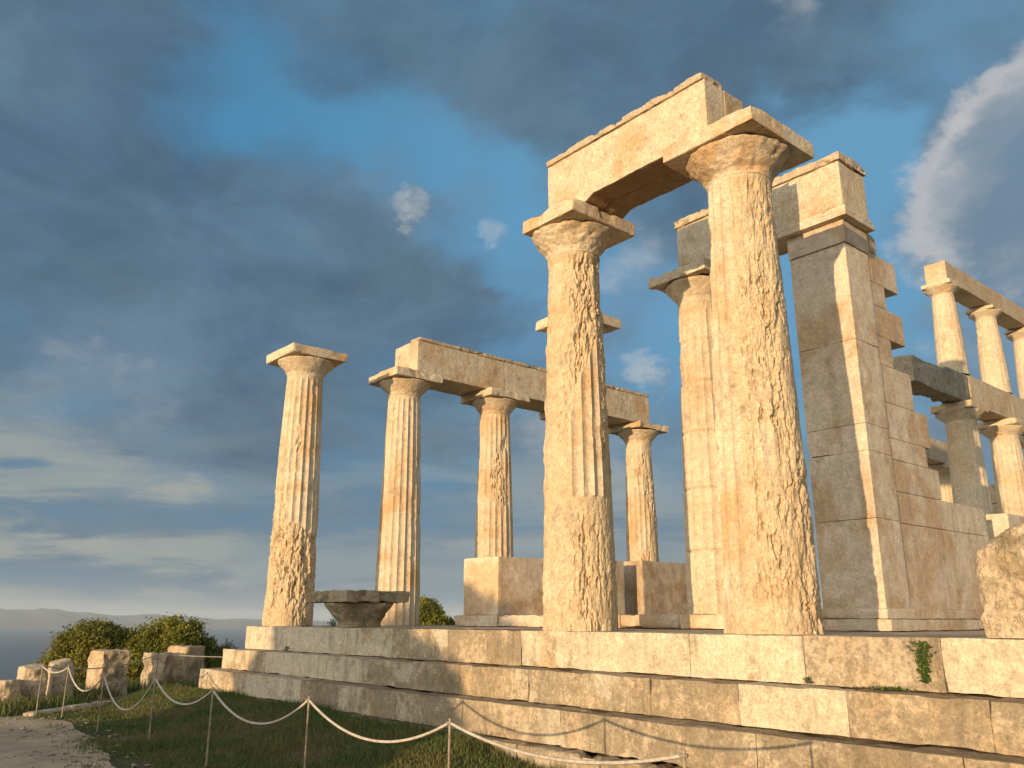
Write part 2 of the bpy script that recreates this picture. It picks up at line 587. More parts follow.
def leafmat(name, a, b_, scale=1.2):
    m, t, b = new_mat(name)
    tc = t.n.new('ShaderNodeTexCoord').outputs['Object']
    at = t.n.new('ShaderNodeAttribute')
    at.attribute_name = 'tint'
    c = t.mix(t.step(t.noise(tc, scale, 5, .6), .38, .62), a, b_)
    t.put(b.inputs['Base Color'], t.vmath('SCALE', c, at.outputs['Fac']))
    b.inputs['Roughness'].default_value = .65
    b.inputs['Specular IOR Level'].default_value = .25
    tr = t.n.new('ShaderNodeBsdfTranslucent')
    t.put(tr.inputs[0], t.vmath('SCALE', c, 1.2))
    mx = t.n.new('ShaderNodeMixShader')
    mx.inputs[0].default_value = .22
    t.l.new(b.outputs[0], mx.inputs[1])
    t.l.new(tr.outputs[0], mx.inputs[2])
    t.l.new(mx.outputs[0], t.n['Material Output'].inputs[0])
    return m


M['grass'] = leafmat('short grass', (.085, .125, .032), (.145, .135, .044), 1.1)
M['weed'] = leafmat('green weed leaves', (.07, .12, .02), (.09, .13, .03), 6)
M['leaf'] = leafmat('olive green leaves', (.25, .235, .032), (.13, .14, .026), .9)
M['leafdark'] = leafmat('dark evergreen leaves', (.11, .12, .026), (.20, .185, .03), .9)


def sea_mat():
    m, t, b = new_mat('evening sea')
    tc = t.n.new('ShaderNodeTexCoord').outputs['Object']
    t.put(b.inputs['Base Color'], t.mix(t.step(t.noise(tc, .0012, 5, .6), .4, .6), (.016, .045, .075), (.022, .055, .085)))
    b.inputs['Roughness'].default_value = .38
    b.inputs['IOR'].default_value = 1.33
    bp = t.n.new('ShaderNodeBump')
    bp.inputs['Strength'].default_value = .6
    bp.inputs['Distance'].default_value = 3.0
    t.put(bp.inputs['Height'], t.noise(t.mapping(tc, scale=(1, 1.6, 1)), .05, 5, .6))
    t.l.new(bp.outputs[0], b.inputs['Normal'])
    return m


M['sea'] = sea_mat()

# ------------------------------------------------------------------ terrain, sea, hills
GZ = -1.37                       # level of the ground round the temple
SEA = -160.0


def ground_h(x, y):
    dx = np.maximum(np.maximum(-5.5 - x, x - 26.0), 0)
    dy = np.maximum(np.maximum(-24.0 - y, y - 34.0), 0)
    d = np.hypot(dx, dy)
    p = np.stack([x * .11, y * .11, 0 * x], -1)
    bank = .24 * sstep(-2.3, -1.0, y) * sstep(-3.0, -1.2, x) * (1 - sstep(7.2, 9.6, x)) * (1 - sstep(1.0, 3.0, y))
    return GZ + bank - .30 * d - .16 * np.minimum(d, 6) + np.where(d > 0, np.minimum(d * .12, 2.5) * (fbm(p, 4, 5) - .5) * 1.6, 0)


def build_terrain():
    cx, cy = 8.0, 4.0
    rad = np.concatenate([np.arange(0, 18, .4), np.geomspace(18, 720, 60)])
    nth = 300
    th = np.arange(nth) / nth * 2 * np.pi
    TH, RR = np.meshgrid(th, rad)
    x, y = cx + RR * np.cos(TH), cy + RR * np.sin(TH)
    z = ground_h(x.ravel(), y.ravel())
    z = np.maximum(z, SEA - .8)
    v = np.stack([x.ravel(), y.ravel(), z], -1)
    i = np.arange(len(v)).reshape(x.shape)
    j = np.roll(i, -1, 1)
    f = np.stack([i[:-1], j[:-1], j[1:], i[1:]], -1).reshape(-1, 4)
    m, t, b = new_mat('hilltop ground')
    tc = t.n.new('ShaderNodeTexCoord').outputs['Object']
    near = t.mix(t.step(t.noise(tc, 1.1, 7, .62), .4, .62), (.055, .060, .026), (.115, .095, .058))
    far = t.mix(t.step(t.noise(tc, .06, 7, .65), .42, .58), (.045, .052, .022), (.14, .12, .075))
    ln = t.vmath('LENGTH', t.vmath('SUBTRACT', tc, (8, 4, 0)), None, 1)
    t.put(b.inputs['Base Color'], t.mix(t.step(ln, 22, 40), near, far))
    b.inputs['Roughness'].default_value = .95
    b.inputs['Specular IOR Level'].default_value = .1
    bp = t.n.new('ShaderNodeBump')
    bp.inputs['Strength'].default_value = .6
    bp.inputs['Distance'].default_value = .03
    t.put(bp.inputs['Height'], t.noise(tc, 9, 8, .7))
    t.l.new(bp.outputs[0], b.inputs['Normal'])
    o = MB().add(v, f).build('ground', m, sharp=0)
    tag(o, 'grassy hilltop ground falling away to the sea', None, kind='structure')
    # sea
    rad = np.concatenate([[0.0], np.geomspace(300, 70000, 40)])
    th = np.arange(96) / 96 * 2 * np.pi
    TH, RR = np.meshgrid(th, rad)
    v = np.stack([(RR * np.cos(TH)).ravel(), (RR * np.sin(TH)).ravel(), np.full(RR.size, SEA)], -1)
    i = np.arange(len(v)).reshape(RR.shape)
    j = np.roll(i, -1, 1)
    f = np.stack([i[:-1], j[:-1], j[1:], i[1:]], -1).reshape(-1, 4)
    o = MB().add(v, f).build('sea', M['sea'], sharp=0)
    tag(o, 'blue grey evening sea below the hill', None, kind='structure')
    # hills across the gulf
    a0, a1 = R(140), R(190)
    na, nr = 300, 50
    A, D = np.meshgrid(np.linspace(a0, a1, na), np.linspace(0, 1, nr))
    dist = 16500 + 5000 * D
    x, y = dist * np.cos(A), dist * np.sin(A)
    q = np.stack([x.ravel() / 1500, y.ravel() / 1500, 0 * x.ravel()], -1)
    prof = np.sin(np.pi * np.clip(D.ravel(), 0, 1)) ** .8
    ad = np.degrees(A.ravel())
    env = np.interp(ad, HILL_AZ, HILL_H)
    env2 = fbm(np.stack([ad * .55, 0 * ad, 0 * ad], -1), 4, 3)
    z = SEA - 4 + prof * env * (.55 + .45 * env2 + .55 * (ridge(q, 5, 8) - .5))
    v = np.stack([x.ravel(), y.ravel(), z], -1)
    i = np.arange(len(v)).reshape(A.shape)
    f = np.stack([i[:-1, :-1], i[1:, :-1], i[1:, 1:], i[:-1, 1:]], -1).reshape(-1, 4)
    o = MB().add(v, f).build('hills', M['hill'], sharp=0)
    tag(o, 'hazy blue hills across the water', None, kind='structure')


HILL_AZ = [140, 150, 158, 163, 166, 170, 174, 178, 190]
HILL_H = [0, 120, 220, 270, 300, 350, 370, 360, 300]
build_terrain()


def build_path():
    xs = np.arange(-7, 24, .12)
    nv = 60
    edge = -3.3 + .5 * (fbm(np.stack([xs * .9, 0 * xs, 0 * xs], -1), 4, 31) - .5) * 1.6
    edge = np.where(xs < .2, -3.35 - .25 * (xs < -1) * 0, edge)
    edge = edge - .22 * np.clip(xs - 3.0, 0, 2.5) - np.clip(xs - 9.5, 0, 10) * .1
    t = np.linspace(0, 1, nv)
    T, X = np.meshgrid(t, xs)
    Y = edge[:, None] * (1 - T) + -16 * T
    v = np.stack([X.ravel(), Y.ravel(), np.full(X.size, GZ + .006)], -1)
    keep = v[:, 2]
    v[:, 2] = np.where(v[:, 0] < -5.5, ground_h(v[:, 0], v[:, 1]) + .01, keep)
    bump = .007 * fbm(v * 2, 3, 12)
    v[:, 2] += bump * sstep(0, .06, T.ravel())
    i = np.arange(len(v)).reshape(X.shape)
    f = np.stack([i[:-1, :-1], i[:-1, 1:], i[1:, 1:], i[1:, :-1]], -1).reshape(-1, 4)[:, ::-1]
    o = MB().add(v, f).build('path', M['path'], sharp=0)
    tag(o, 'beaten gravel path beside the rope fence', None, kind='structure')
    rng = np.random.default_rng(4)
    mb = MB()
    ico_v = np.array([(0, 0, 1), (.9, 0, .4), (.28, .85, .4), (-.72, .52, .4), (-.72, -.52, .4), (.28, -.85, .4), (0, 0, -.5)])
    ico_f = np.array([(0, 1, 2), (0, 2, 3), (0, 3, 4), (0, 4, 5), (0, 5, 1), (6, 2, 1), (6, 3, 2), (6, 4, 3), (6, 5, 4), (6, 1, 5)])
    for k in range(1700):
        x = rng.uniform(-3, 9)
        e = np.interp(x, xs, edge)
        y = e - abs(rng.normal(0, 1.0)) + .35
        s = .006 + .035 * rng.random() ** 6
        vv = ico_v * (1 + .35 * rng.normal(size=(7, 3))) * s * np.array([1.3, 1, .6])
        a = rng.random() * 6.28
        c, sn = math.cos(a), math.sin(a)
        vv = np.stack([vv[:, 0] * c - vv[:, 1] * sn + x, vv[:, 0] * sn + vv[:, 1] * c + y, vv[:, 2] + GZ + .012], -1)
        mb.add(vv, ico_f, .8 + .4 * rng.random())
    o = mb.build('gravel', M['pebble'], smooth=False)
    tag(o, 'small loose stones along the path edge', None, kind='stuff')


build_path()

# ------------------------------------------------------------------ temple platform
XF = [.555, 2.955, 5.575, 8.195, 10.815, 13.215]
YF = [.555, 2.925, 5.485, 8.045, 10.605]
LX, LY = 13.77, 28.8
TR, H1, H2, H3 = .289, .401, .348, .35


def fill_joints(known, end, rnd, lo=1.3, hi=2.0):
    j = list(known)
    while j[-1] < end - 1.2:
        j.append(j[-1] + rnd.uniform(lo, hi))
    j[-1] = end
    return j


def build_platform():
    root = thing('temple_platform', 'three broad weathered limestone steps carrying the whole temple', 'stepped platform')
    rnd = random.Random(8)
    known = [[0, 1.54, 3.2, 4.97, 6.3, 7.75, 10.22, 11.44, 12.60],
             [-.29, 1.5, 3.1, 4.67, 6.4, 8.2, 9.95, 10.95, 11.95, 13.0],
             [-.58, 1.2, 3.41, 5.99, 7.6, 9.01, 11.29, 12.9],
             [-.74, 1.0, 2.6, 4.4, 6.9, 8.5, 10.2, 12.2]]
    # p: plastered pale, m: mottled with crust, t: plain tan
    state = ['pppmmpptp', 'pppmmmmpmm', 'ppmmmmmmmm', 'mmmmmmmmmm']
    look = dict(p=(1.05, .10), m=(.95, .55), t=(.92, .0))
    zt = [0, -H1 - .004, -H1 - H2 - .004, -H1 - H2 - H3 - .004]
    zb = [-H1, -H1 - H2, -H1 - H2 - H3, -1.75]
    out = [0, TR, 2 * TR, 2 * TR + .15]
    for k in range(4):
        mb = MB()
        o = out[k]
        e = LX + o
        js = known[k]
        js[-1] = min(js[-1], e - .5)
        js = js + [e]
        dep = 1.0
        for n, (a, b) in enumerate(zip(js[:-1], js[1:])):
            sd = k * 100 + n
            block(mb, (a + .0004, -o, zb[k]), (b - .0004, -o + dep, zt[k]), .036, (.0065, .008, .009, .04)[k], (.006, .007, .008, .02)[k], sd,
                  tint=look[state[k][n]][0] * rnd.uniform(.96, 1.04) * (1.0, .98, .95, .9)[k], bite=(.010, .016, .02, .05)[k], bfreq=2.6, wear=look[state[k][n]][1])
        ys = fill_joints([-o + dep], LY, rnd, 1.5, 2.3)
        for n, (a, b) in enumerate(zip(ys[:-1], ys[1:])):
            for (xa, xb) in ((-o, -o + dep), (e - dep, e)):
                block(mb, (xa, a + .003, zb[k]), (xb, b - .003, zt[k]), .09, .035, .01, k * 100 + 40 + n, bite=.02)
        if k == 0:
            block(mb, (dep + .003, LY - .6, zb[k]), (e - dep - .003, LY, zt[k]), .2, .03, .01, 77)
        mb.build('step' if k < 3 else 'foundation_course', M['step'], root)
    mb = MB()
    rng = random.Random(3)
    y = 1.003
    while y < LY - 1.4:
        x = 1.003
        h = rng.uniform(1.0, 1.4)
        while x < LX - 1.05:
            w = min(rng.uniform(1.0, 1.7), LX - 1.004 - x)
            block(mb, (x, y, -.4), (x + w - .006, y + h - .006, -.002 - .003 * rng.random()), .25, .008, .003, int(x * 31 + y * 7))
            x += w
        y += h
    mb.build('paving', M['floor'], root)
    return root


build_platform()


# ------------------------------------------------------------------ columns
def shaft_mesh(H, r0, r1, seed, wear, nth=200, nz=220, flutes=20, depth=.036, rough=1.0, joints=(), rmap=None):
    th = np.arange(nth) / nth * 2 * np.pi
    z = np.linspace(0, H, nz + 1)
    TH, Z = np.meshgrid(th, z)
    TH, Z = TH.ravel(), Z.ravel()
    u = Z / H
    Rr = r0 + (r1 - r0) * u + .012 * np.sin(np.pi * u)
    pos = np.stack([Rr * np.cos(TH), Rr * np.sin(TH), Z], -1)
    off = np.array([seed * 3.7, seed * 1.9, seed * .7])
    m = wear(np.degrees(TH) % 360, Z) + (fbm(pos * np.array([2.0, 2.0, 1.1]) + off, 5, seed) - .5) * 1.7
    m = sstep(.40, .62, m)
    fl = flutes
    ph = (TH * fl / (2 * np.pi)) % 1
    dep = depth * Rr / .47
    flute = dep * (1 - (2 * ph - 1) ** 2)
    # small knocks along the arrises
    knock = .014 * sstep(.60, .75, fbm(pos * np.array([9, 9, 4]) + off, 3, seed + 2)) * (1 - flute / np.maximum(dep, 1e-6))
    sv = pos * np.array([9, 9, 2.7]) + off
    bark = fbm(sv, 5, seed + 11, .6)
    rd = ridge(pos * np.array([5.2, 5.2, 1.6]) + off, 4, seed + 17)
    fine = fbm(pos * np.array([30, 30, 13]) + off, 4, seed + 23, .62)
    pits = sstep(.56, .70, fbm(pos * np.array([22, 22, 8]) + off, 3, seed + 29))
    rk = rough if rmap is None else rough * rmap(np.degrees(TH) % 360, Z)
    rk = rk * (.30 + 1.35 * sstep(.36, .66, fbm(pos * np.array([1.5, 1.5, .9]) + off, 3, seed + 61)))
    ero = .026 + rk * (.044 * (bark - .5) + .022 * sstep(.72, .92, rd) + .036 * (fine - .5) + .030 * pits)
    crack = sstep(.93, .985, 1 - np.abs(2 * vnoise(pos * np.array([2.6, 2.6, .75]) + off + .35 * (bark[:, None] - .5), seed + 51) - 1))
    ero = ero + .022 * crack * np.minimum(rk, 1)
    ends = sstep(0, .16, H - Z) * .85 + .15
    r = Rr - (1 - m) * (flute * ends + knock + .003 * (fine - .5)) - m * ero * ends
    for jz, jw, jd in joints:
        r = r - jd * np.exp(-((Z - jz - .01 * (fbm(pos * 3, 2, seed + 40) - .5)) / jw) ** 2)
    v = np.stack([r * np.cos(TH), r * np.sin(TH), Z], -1)
    i = np.arange(len(v)).reshape(nz + 1, nth)
    j = np.roll(i, -1, 1)
    f = np.stack([i[:-1], j[:-1], j[1:], i[1:]], -1).reshape(-1, 4)
    return v, f, m


ECH = [(.352, 0), (.356, .02), (.348, .026), (.360, .045), (.352, .052), (.366, .072), (.362, .078), (.395, .115), (.445, .175), (.50, .238), (.545, .290), (.563, .318), (.562, .334), (.545, .336)]


def capital(parent, z0, k, kz, half, hab, seed, mat, damage=.02, nth=120, s=.03, chip=.03, deform=None, tint=1.0, bite=.03, ab=(0, 0, 0, 0)):
    mb = MB()
    prof = [(r * k, z * kz) for r, z in ECH]
    v, f = revolve(prof, nth, 44, seed, damage)
    v[:, 2] += z0
    mb.add(v, f, tint)
    cap = mb.build('capital', mat, parent)
    za = z0 + .336 * kz
    mb = MB()
    block(mb, (-half + ab[0], -half + ab[1], za), (half + ab[2], half + ab[3], za + hab), s, chip, .008, seed + 1, tint=tint, deform=deform, bite=bite, bfreq=3.2)
    mb.build('abacus', mat, cap)
    return cap


def column(x, y, seed, wear, label, mat='column', H=5.27, r0=.474, r1=.352, z0=0.0, nth=200, nz=230, half=.598, hab=.187, rough=1.0, joints=(),
           damage=.02, group='temple columns', depth=.036, flutes=20, capk=1.0, kz=1.0, s=.03, chip=.03, deform=None, bite=.03, tint=1.0, rmap=None, ab=(0, 0, 0, 0)):
    root = thing('column', label, 'column', (x, y, z0), group)
    hs = H - hab - .336 * kz
    v, f, m = shaft_mesh(hs, r0, r1, seed, wear, nth, nz, flutes, depth, rough, joints, rmap)
    MB().add(v, f, tint, m).build('shaft', M[mat], root, sharp=50)
    capital(root, hs, r1 / .352 * capk, kz, half, hab, seed + 5, M[mat], damage, s=s, chip=chip, deform=deform, bite=bite, tint=tint, ab=ab)
    return root


def ang(th, c, w):
    """1 at heading c, falling to 0 at w degrees away"""
    d = np.abs((th - c + 180) % 360 - 180)
    return 1 - sstep(w * .5, w, d)


def build_columns():
    # heading of the side that faces the viewer from the facade: about 300-330 degrees
    column(XF[0], YF[0], 3, lambda t, z: .25 + .75 * (1 - sstep(1.5, 2.1, z)) - .12 * sstep(2.2, 3, z),
           'freestanding fluted column at the far corner, lower third crumbled, bare slab on top', nth=240, nz=300, bite=.012)
    column(XF[3], YF[0], 11, lambda t, z: .98 - 1.0 * ang(t, 348, 62) * sstep(1.5, 1.62, z) * (1 - sstep(2.85 + .012 * (t - 315), 3.15 + .012 * (t - 315), z)) - .35 * ang(t, 235, 40) * sstep(1.2, 1.5, z),
           'pitted front column with flutes left halfway up, under the left end of the high beam', nth=420, nz=580, rough=.75, s=.018, damage=.05, chip=.016, bite=.02, ab=(.25, 0, 0, 0), rmap=lambda t, z: 1.1 - .6 * ang(t, 268, 62))
    column(XF[4], YF[0], 23, lambda t, z: .92 - .42 * ang(t, 246, 46),
           'largest and nearest column, flutes almost wholly eaten away into bark-like pits', nth=480, nz=660, rough=.72, s=.018, damage=.045, chip=.012, bite=.015, rmap=lambda t, z: 1.08 - .75 * ang(t, 248, 58))
    gl = 'fluted column of the far row, '
    column(XF[0], YF[1], 31, lambda t, z: .2 + .1 * (z > 3.5), gl + 'nearest of the row behind the loose capital', bite=.02, chip=.02)
    column(XF[0], YF[2], 37, lambda t, z: .33, gl + 'standing behind the pale low wall block', bite=.02, chip=.02)
    column(XF[0], YF[3], 41, lambda t, z: .3, gl + 'almost hidden behind the pitted front column', nth=160, nz=160)
    column(XF[0], YF[4], 43, lambda t, z: .30 + .3 * ang(t, 20, 60), gl + 'farthest, at the end of the beam', nth=160, nz=180)
    dj = [(k, .02, .030) for k in (.85, 1.72, 2.55, 3.3, 3.95)]
    column(5.575, 3.26, 51, lambda t, z: .3, 'porch column hidden behind the pitted front column, only its slab showing', mat='pale', H=5.07, z0=.2, r0=.415, r1=.31, half=.54, hab=.18, joints=dj,
           group='porch columns')
    column(8.2, 3.26, 53, lambda t, z: .12, 'smooth porch column built of drums, shaded slab capital, behind the nearest column', mat='pale', H=5.07, z0=.2, r0=.415, r1=.31, half=.54, hab=.18,
           joints=dj, group='porch columns', depth=.022, chip=.05)
    # two storeys of small columns inside
    yi = [11.65, 14.0, 16.35, 18.7]
    nm = ['nearest', 'second nearest', 'third nearest', 'farthest']
    for k, y in enumerate(yi):
        column(8.57, y, 61 + k, lambda t, z: .1, f'small interior column of the lower tier, {nm[k]} along the inner beam', mat='pale', H=4.5, r0=.40, r1=.30, half=.43, hab=.15, nth=160, nz=120,
               group='interior columns of the lower tier', depth=.02, flutes=20, s=.05, kz=.8)
    for k, y in enumerate(yi):
        column(8.57, y + .02, 71 + k, lambda t, z: .08, f'small upper-tier column standing on the inner beam, {nm[k]}', mat='pale', H=2.12, r0=.30, r1=.225, z0=5.155, half=.32, hab=.11, nth=128, nz=80,
               group='interior columns of the upper tier', depth=.014, flutes=16, s=.05, kz=.55, joints=[(1.15, .008, .01)])
    for k, y in enumerate([16.4, 18.75]):
        column(5.2, y, 81 + k, lambda t, z: .2, f'small column of the opposite inner row, {("nearer", "farther")[k]}', mat='pale', H=4.5, r0=.40, r1=.30, half=.43, hab=.15, nth=120, nz=80,
               group='columns of the opposite inner row', depth=.02, s=.06, kz=.8)


build_columns()


# ------------------------------------------------------------------ beams
def build_beams():
    # front beam: two stones side by side with a worn fillet along the top
    r = thing('architrave', 'high double beam bridging the two front columns, worn fillet along its top edge', 'stone beam', (9.5, .55, 5.27))
    L = (9.5, .55, 5.27)
    mb = MB()

    def cut(v):
        # the soffit is broken back between the two slabs
        k = sstep(8.75, 8.95, v[:, 0]) * (1 - sstep(10.05, 10.12, v[:, 0])) * (v[:, 2] < 5.5)
        n = fbm(v * 2.4, 4, 91)
        v = v.copy()
        v[:, 2] += k * (.05 + .05 * n) * (1 - sstep(5.27, 5.5, v[:, 2]))
        return v
    block(mb, (8.09, .20, 5.273), (10.70, .558, 6.06), .02, .010, .006, 201, 1.0, deform=cut, wear=lambda v: .9 * (1 - sstep(5.36, 5.40, v[:, 2])) * sstep(.205, .225, v[:, 1]))  # soffit takes the darker reddish tone, front face left plain
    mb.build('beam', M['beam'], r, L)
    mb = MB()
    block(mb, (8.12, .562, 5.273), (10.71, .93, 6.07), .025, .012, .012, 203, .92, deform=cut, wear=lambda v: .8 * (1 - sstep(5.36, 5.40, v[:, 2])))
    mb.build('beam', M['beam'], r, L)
    mb = MB()
    block(mb, (8.08, .165, 6.055), (10.69, .55, 6.15), .016, .014, .016, 207, .95, freq=5, bite=.03, bfreq=5, wear=.3)
    mb.build('fillet', M['beam'], r, L)
    # far row: one beam for each bay
    lab = ['near end of the long far beam, broken end towards the viewer', 'middle span of the long far beam, partly behind the pitted column', 'far end of the long far beam, over the farthest column']
    ys = [3.0, 5.485, 8.045, 10.70]
    for k in range(3):
        a, b = ys[k] + .002, ys[k + 1] - .002
        L = (.555, (a + b) / 2, 5.27)
        r = thing('architrave', lab[k], 'stone beam', L, 'beams of the far row')
        mb = MB()
        block(mb, (.555, a, 5.273), (.91, b, 6.04), .035, .010, .010, 211 + k, .93)
        mb.build('beam', M['beam'], r, L)
        mb = MB()
        block(mb, (-.05, a + .02, 5.273), (.548, b, 6.07), .05, .02, .012, 221 + k, .93)
        mb.build('beam', M['beam'], r, L)
        mb = MB()
        block(mb, (.56, a + .02, 6.035), (.935, b, 6.12), .022, .016, .014, 231 + k, .9, bite=.03, bfreq=4, wear=.3)
        mb.build('fillet', M['beam'], r, L)
    # porch beam from the drum column to the wall end
    L = (9.5, 3.22, 5.27)
    r = thing('architrave', 'porch beam half in shadow, running from the drum column to the tall wall end', 'stone beam', L)
    mb = MB()
    block(mb, (8.14, 2.88, 5.335), (10.84, 3.56, 5.985), .03, .02, .006, 241, 1.0)
    mb.build('beam', M['beam'], r, L)
    mb = MB()
    block(mb, (8.11, 2.84, 5.98), (10.88, 3.60, 6.10), .016, .016, .016, 243, .95, freq=5, bite=.03, bfreq=5, wear=.2)
    mb.build('fillet', M['beam'], r, L)
    mb = MB()
    block(mb, (8.14, 2.875, 5.272), (9.80, 3.56, 5.338), .03, .012, .006, 244, 1.0)
    block(mb, (9.81, 2.875, 5.272), (10.86, 3.60, 5.338), .02, .008, .004, 245, 1.05)
    mb.build('moulding', M['beam'], r, L)
    # inner beams
    def inner(x, w, y0, y1, z0, z1, lab, joints, seed, eroded=False, mat='pale'):
        L = (x, (y0 + y1) / 2, z0)
        r = thing('architrave', lab, 'stone beam', L)
        js = [y0] + joints + [y1]
        for k, (a, b) in enumerate(zip(js[:-1], js[1:])):
            mb = MB()
            if eroded and k == 0:
                def df(v):
                    q = sstep(a + .9, a, v[:, 1])
                    n = fbm(v * 2.2, 4, seed)
                    c = np.array([x, 0, (z0 + z1) / 2 + .1])
                    v = v.copy()
                    sc = 1 - q * (.02 + .22 * n)
                    v[:, 0] = c[0] + (v[:, 0] - c[0]) * sc
                    v[:, 2] = c[2] + (v[:, 2] - c[2]) * sc
                    return v
                block(mb, (x - w, a, z0), (x + w, b - .004, z1), .04, .05, .03, seed + k, .85, deform=df, bite=.06)
                mb.build('beam', M['dark2'], r, L)
            else:
                block(mb, (x - w, a + .004, z0), (x + w, b - .004, z1), .05, .015, .008, seed + k, .9 + .06 * (k % 2))
                mb.build('beam', M[mat], r, L)
    inner(8.57, .27, 9.15, 19.0, 4.505, 5.15, 'inner beam between the two tiers of small columns, its near end worn round and grey', [11.7, 14.0, 16.35], 251, True)
    inner(8.57, .23, 11.45, 19.0, 7.28, 7.74, 'topmost inner beam on the upper tier of small columns', [14.02, 16.37], 261)
    inner(5.2, .27, 16.0, 19.1, 4.505, 5.13, 'short beam on the opposite inner row glimpsed past the ruined wall', [17.4], 271)


M['dark2'] = stone('greyed beam limestone', (.50, .42, .30), (.40, .31, .19), (.26, .22, .15), g_lo=.48, g_hi=.64, bump=.9)
build_beams()


# ------------------------------------------------------------------ cella walls
def build_walls():
    X0, X1 = 9.95, 10.75
    L = (10.35, 5.0, 0)
    r = thing('cella_wall', 'tall wall end with a stepped ruined edge, striped by a column shadow', 'wall', L)
    # base course
    mb = MB()
    block(mb, (X0 - .10, 2.86, 0.003), (X1 + .10, 5.3, .135), .04, .02, .006, 301, .95)
    block(mb, (X0 - .10, 5.305, 0.003), (X1 + .10, 7.4, .135), .05, .02, .006, 302, .9)
    mb.build('base_course', M['wall'], r, L)
    mb = MB()
    block(mb, (X0 - .04, 2.93, .137), (X1 + .035, 4.2, .262), .04, .02, .006, 303, 1.0)
    block(mb, (X0 - .04, 4.205, .137), (X1 + .035, 7.3, .262), .05, .02, .006, 304, .95)
    mb.build('plinth', M['wall'], r, L)
    # anta: the squared end pier, its blocks with fine joints
    mb = MB()
    zs = [.25, 1.30, 2.12, 2.46, 3.55, 4.87]
    for k, (a, b) in enumerate(zip(zs[:-1], zs[1:])):
        block(mb, (X0 + .002 * (k % 2), 2.99 - .003 * (k % 2), a + .001), (X1, 3.595, b - .001), .028, .005, .003, 310 + k, (1.0, .97, 1.03, 1.0, 1.02)[k], bite=(.012, .006, .03, .006, .003)[k])
    mb.build('pier', M['wall'], r, L)
    mb = MB()
    block(mb, (X0 - .005, 2.965, 4.873), (X1 + .02, 3.60, 5.186), .028, .008, .004, 320, .95)
    block(mb, (X0 - .09, 2.86, 5.189), (X1 + .12, 3.66, 5.268), .02, .012, .004, 322, 1.05)
    block(mb, (X0 + .05, 3.61, 4.955), (X1 - .02, 3.93, 5.25), .03, .05, .01, 321, .9, bite=.04)
    mb.build('pier_capital', M['wall'], r, L)
    # wall courses behind the pier; each ends where the ruin breaks off
    rows = [(.25, 1.28, 6.30), (1.284, 1.675, 6.28), (1.679, 2.08, 4.93), (2.084, 2.36, 4.62), (2.364, 2.83, 4.80), (2.834, 3.34, 4.44), (3.344, 3.735, 3.98), (3.739, 4.17, 4.42),
            (4.174, 4.50, 3.99), (4.504, 4.94, 4.40)]
    mb = MB()
    rn = random.Random(5)
    for k, (a, b, ye) in enumerate(rows):
        y = 3.612
        first = True
        while y < ye - .01:
            w = rn.uniform(.9, 1.6) if not first else rn.choice((.7, 1.1, 1.5))
            y2 = min(y + w, ye)
            if ye - y2 < .35:
                y2 = ye
            block(mb, (X0 + .01, y, a), (X1 - .012, y2 - .0006, b - .0004), .035, .0022, .003, 330 + k * 5 + int(y * 3), .985 + .03 * rn.random(), bite=.003)
            y = y2
            first = False
    mb.build('wall_course', M['wall'], r, L)
    # the low continuation, one leaf thick
    L = (10.6, 8.2, 0)
    r = thing('wall_block', 'lone squared block with a sunlit end beyond the broken wall', 'stone block', L)
    mb = MB()
    block(mb, (10.44, 7.13, 1.02), (10.75, 9.4, 1.69), .04, .02, .008, 371, 1.0)
    block(mb, (10.46, 7.30, .003), (10.73, 9.3, 1.018), .05, .02, .008, 372, .95)
    mb.build('block', M['wall'], r, L)
    # left cella wall: low remains
    Xa, Xb = 2.82, 3.82
    L = (3.3, 6.5, 0)
    r = thing('cella_wall', 'low wall of big pale upright blocks on a plinth, behind the pitted column', 'wall', L)
    mb = MB()
    y = 2.78
    sd = 380
    while y < 13.0:
        y2 = y + (1.35, 1.7, 1.5)[sd % 3]
        block(mb, (Xa - .12, y, .003), (Xb + .12, y2 - .004, .195), .05, .025, .008, sd, None)
        sd += 1
        y = y2
    mb.build('plinth', M['wall'], r, L)
    for k, (a, b, zt_) in enumerate(((2.90, 4.55, 1.215), (4.60, 6.25, 1.27), (6.78, 9.15, 1.31), (9.155, 11.4, 1.33), (11.405, 13.0, 1.28))):
        mb = MB()
        block(mb, (Xa + (.3 if k == 1 else 0), a, .198), (Xb - (.03 if k == 1 else 0), b, zt_), .035, .016, .008, 390 + k, (1.1, .9, .78, .8, .8)[k], bite=.02)
        mb.build('upright_block', M['wall'], r, L)
    # sill under the porch columns
    L = (6.9, 3.26, 0)
    r = thing('porch_sill', 'low worn sill course under the porch columns', 'stone sill', L)
    mb = MB()
    x = 3.96
    sd = 410
    while x < 9.84:
        x2 = min(x + (1.3, 1.1, 1.55)[sd % 3], 9.84)
        block(mb, (x, 2.76, .003), (x2 - .004, 4.1, .197), .04, .03, .012, sd, None, bite=.03)
        sd += 1
        x = x2
    mb.build('course', M['wall'], r, L)


build_walls()


def build_far_masonry():
    r = thing('stacked_blocks', 'sunlit stack of broken blocks glimpsed between the small inner columns', 'stone blocks', (5.0, 23.0, 0))
    mb = MB()
    L = (5.0, 23.0, 0)
    for k, (a, b, dx, dy) in enumerate(((.01, 1.1, 0, 0), (1.11, 1.9, .05, .1), (1.91, 2.9, -.05, -.1), (2.91, 3.7, .1, .05), (3.71, 4.35, .2, .2))):
        mb = MB()
        block(mb, (4.6 + dx, 22.2 + dy, a), (5.5 + dx, 25.6 - dy * 2, b), .09, .06, .03, 600 + k, .95, bite=.06)
        mb.build('block', M['rock'], r, L)


build_far_masonry()


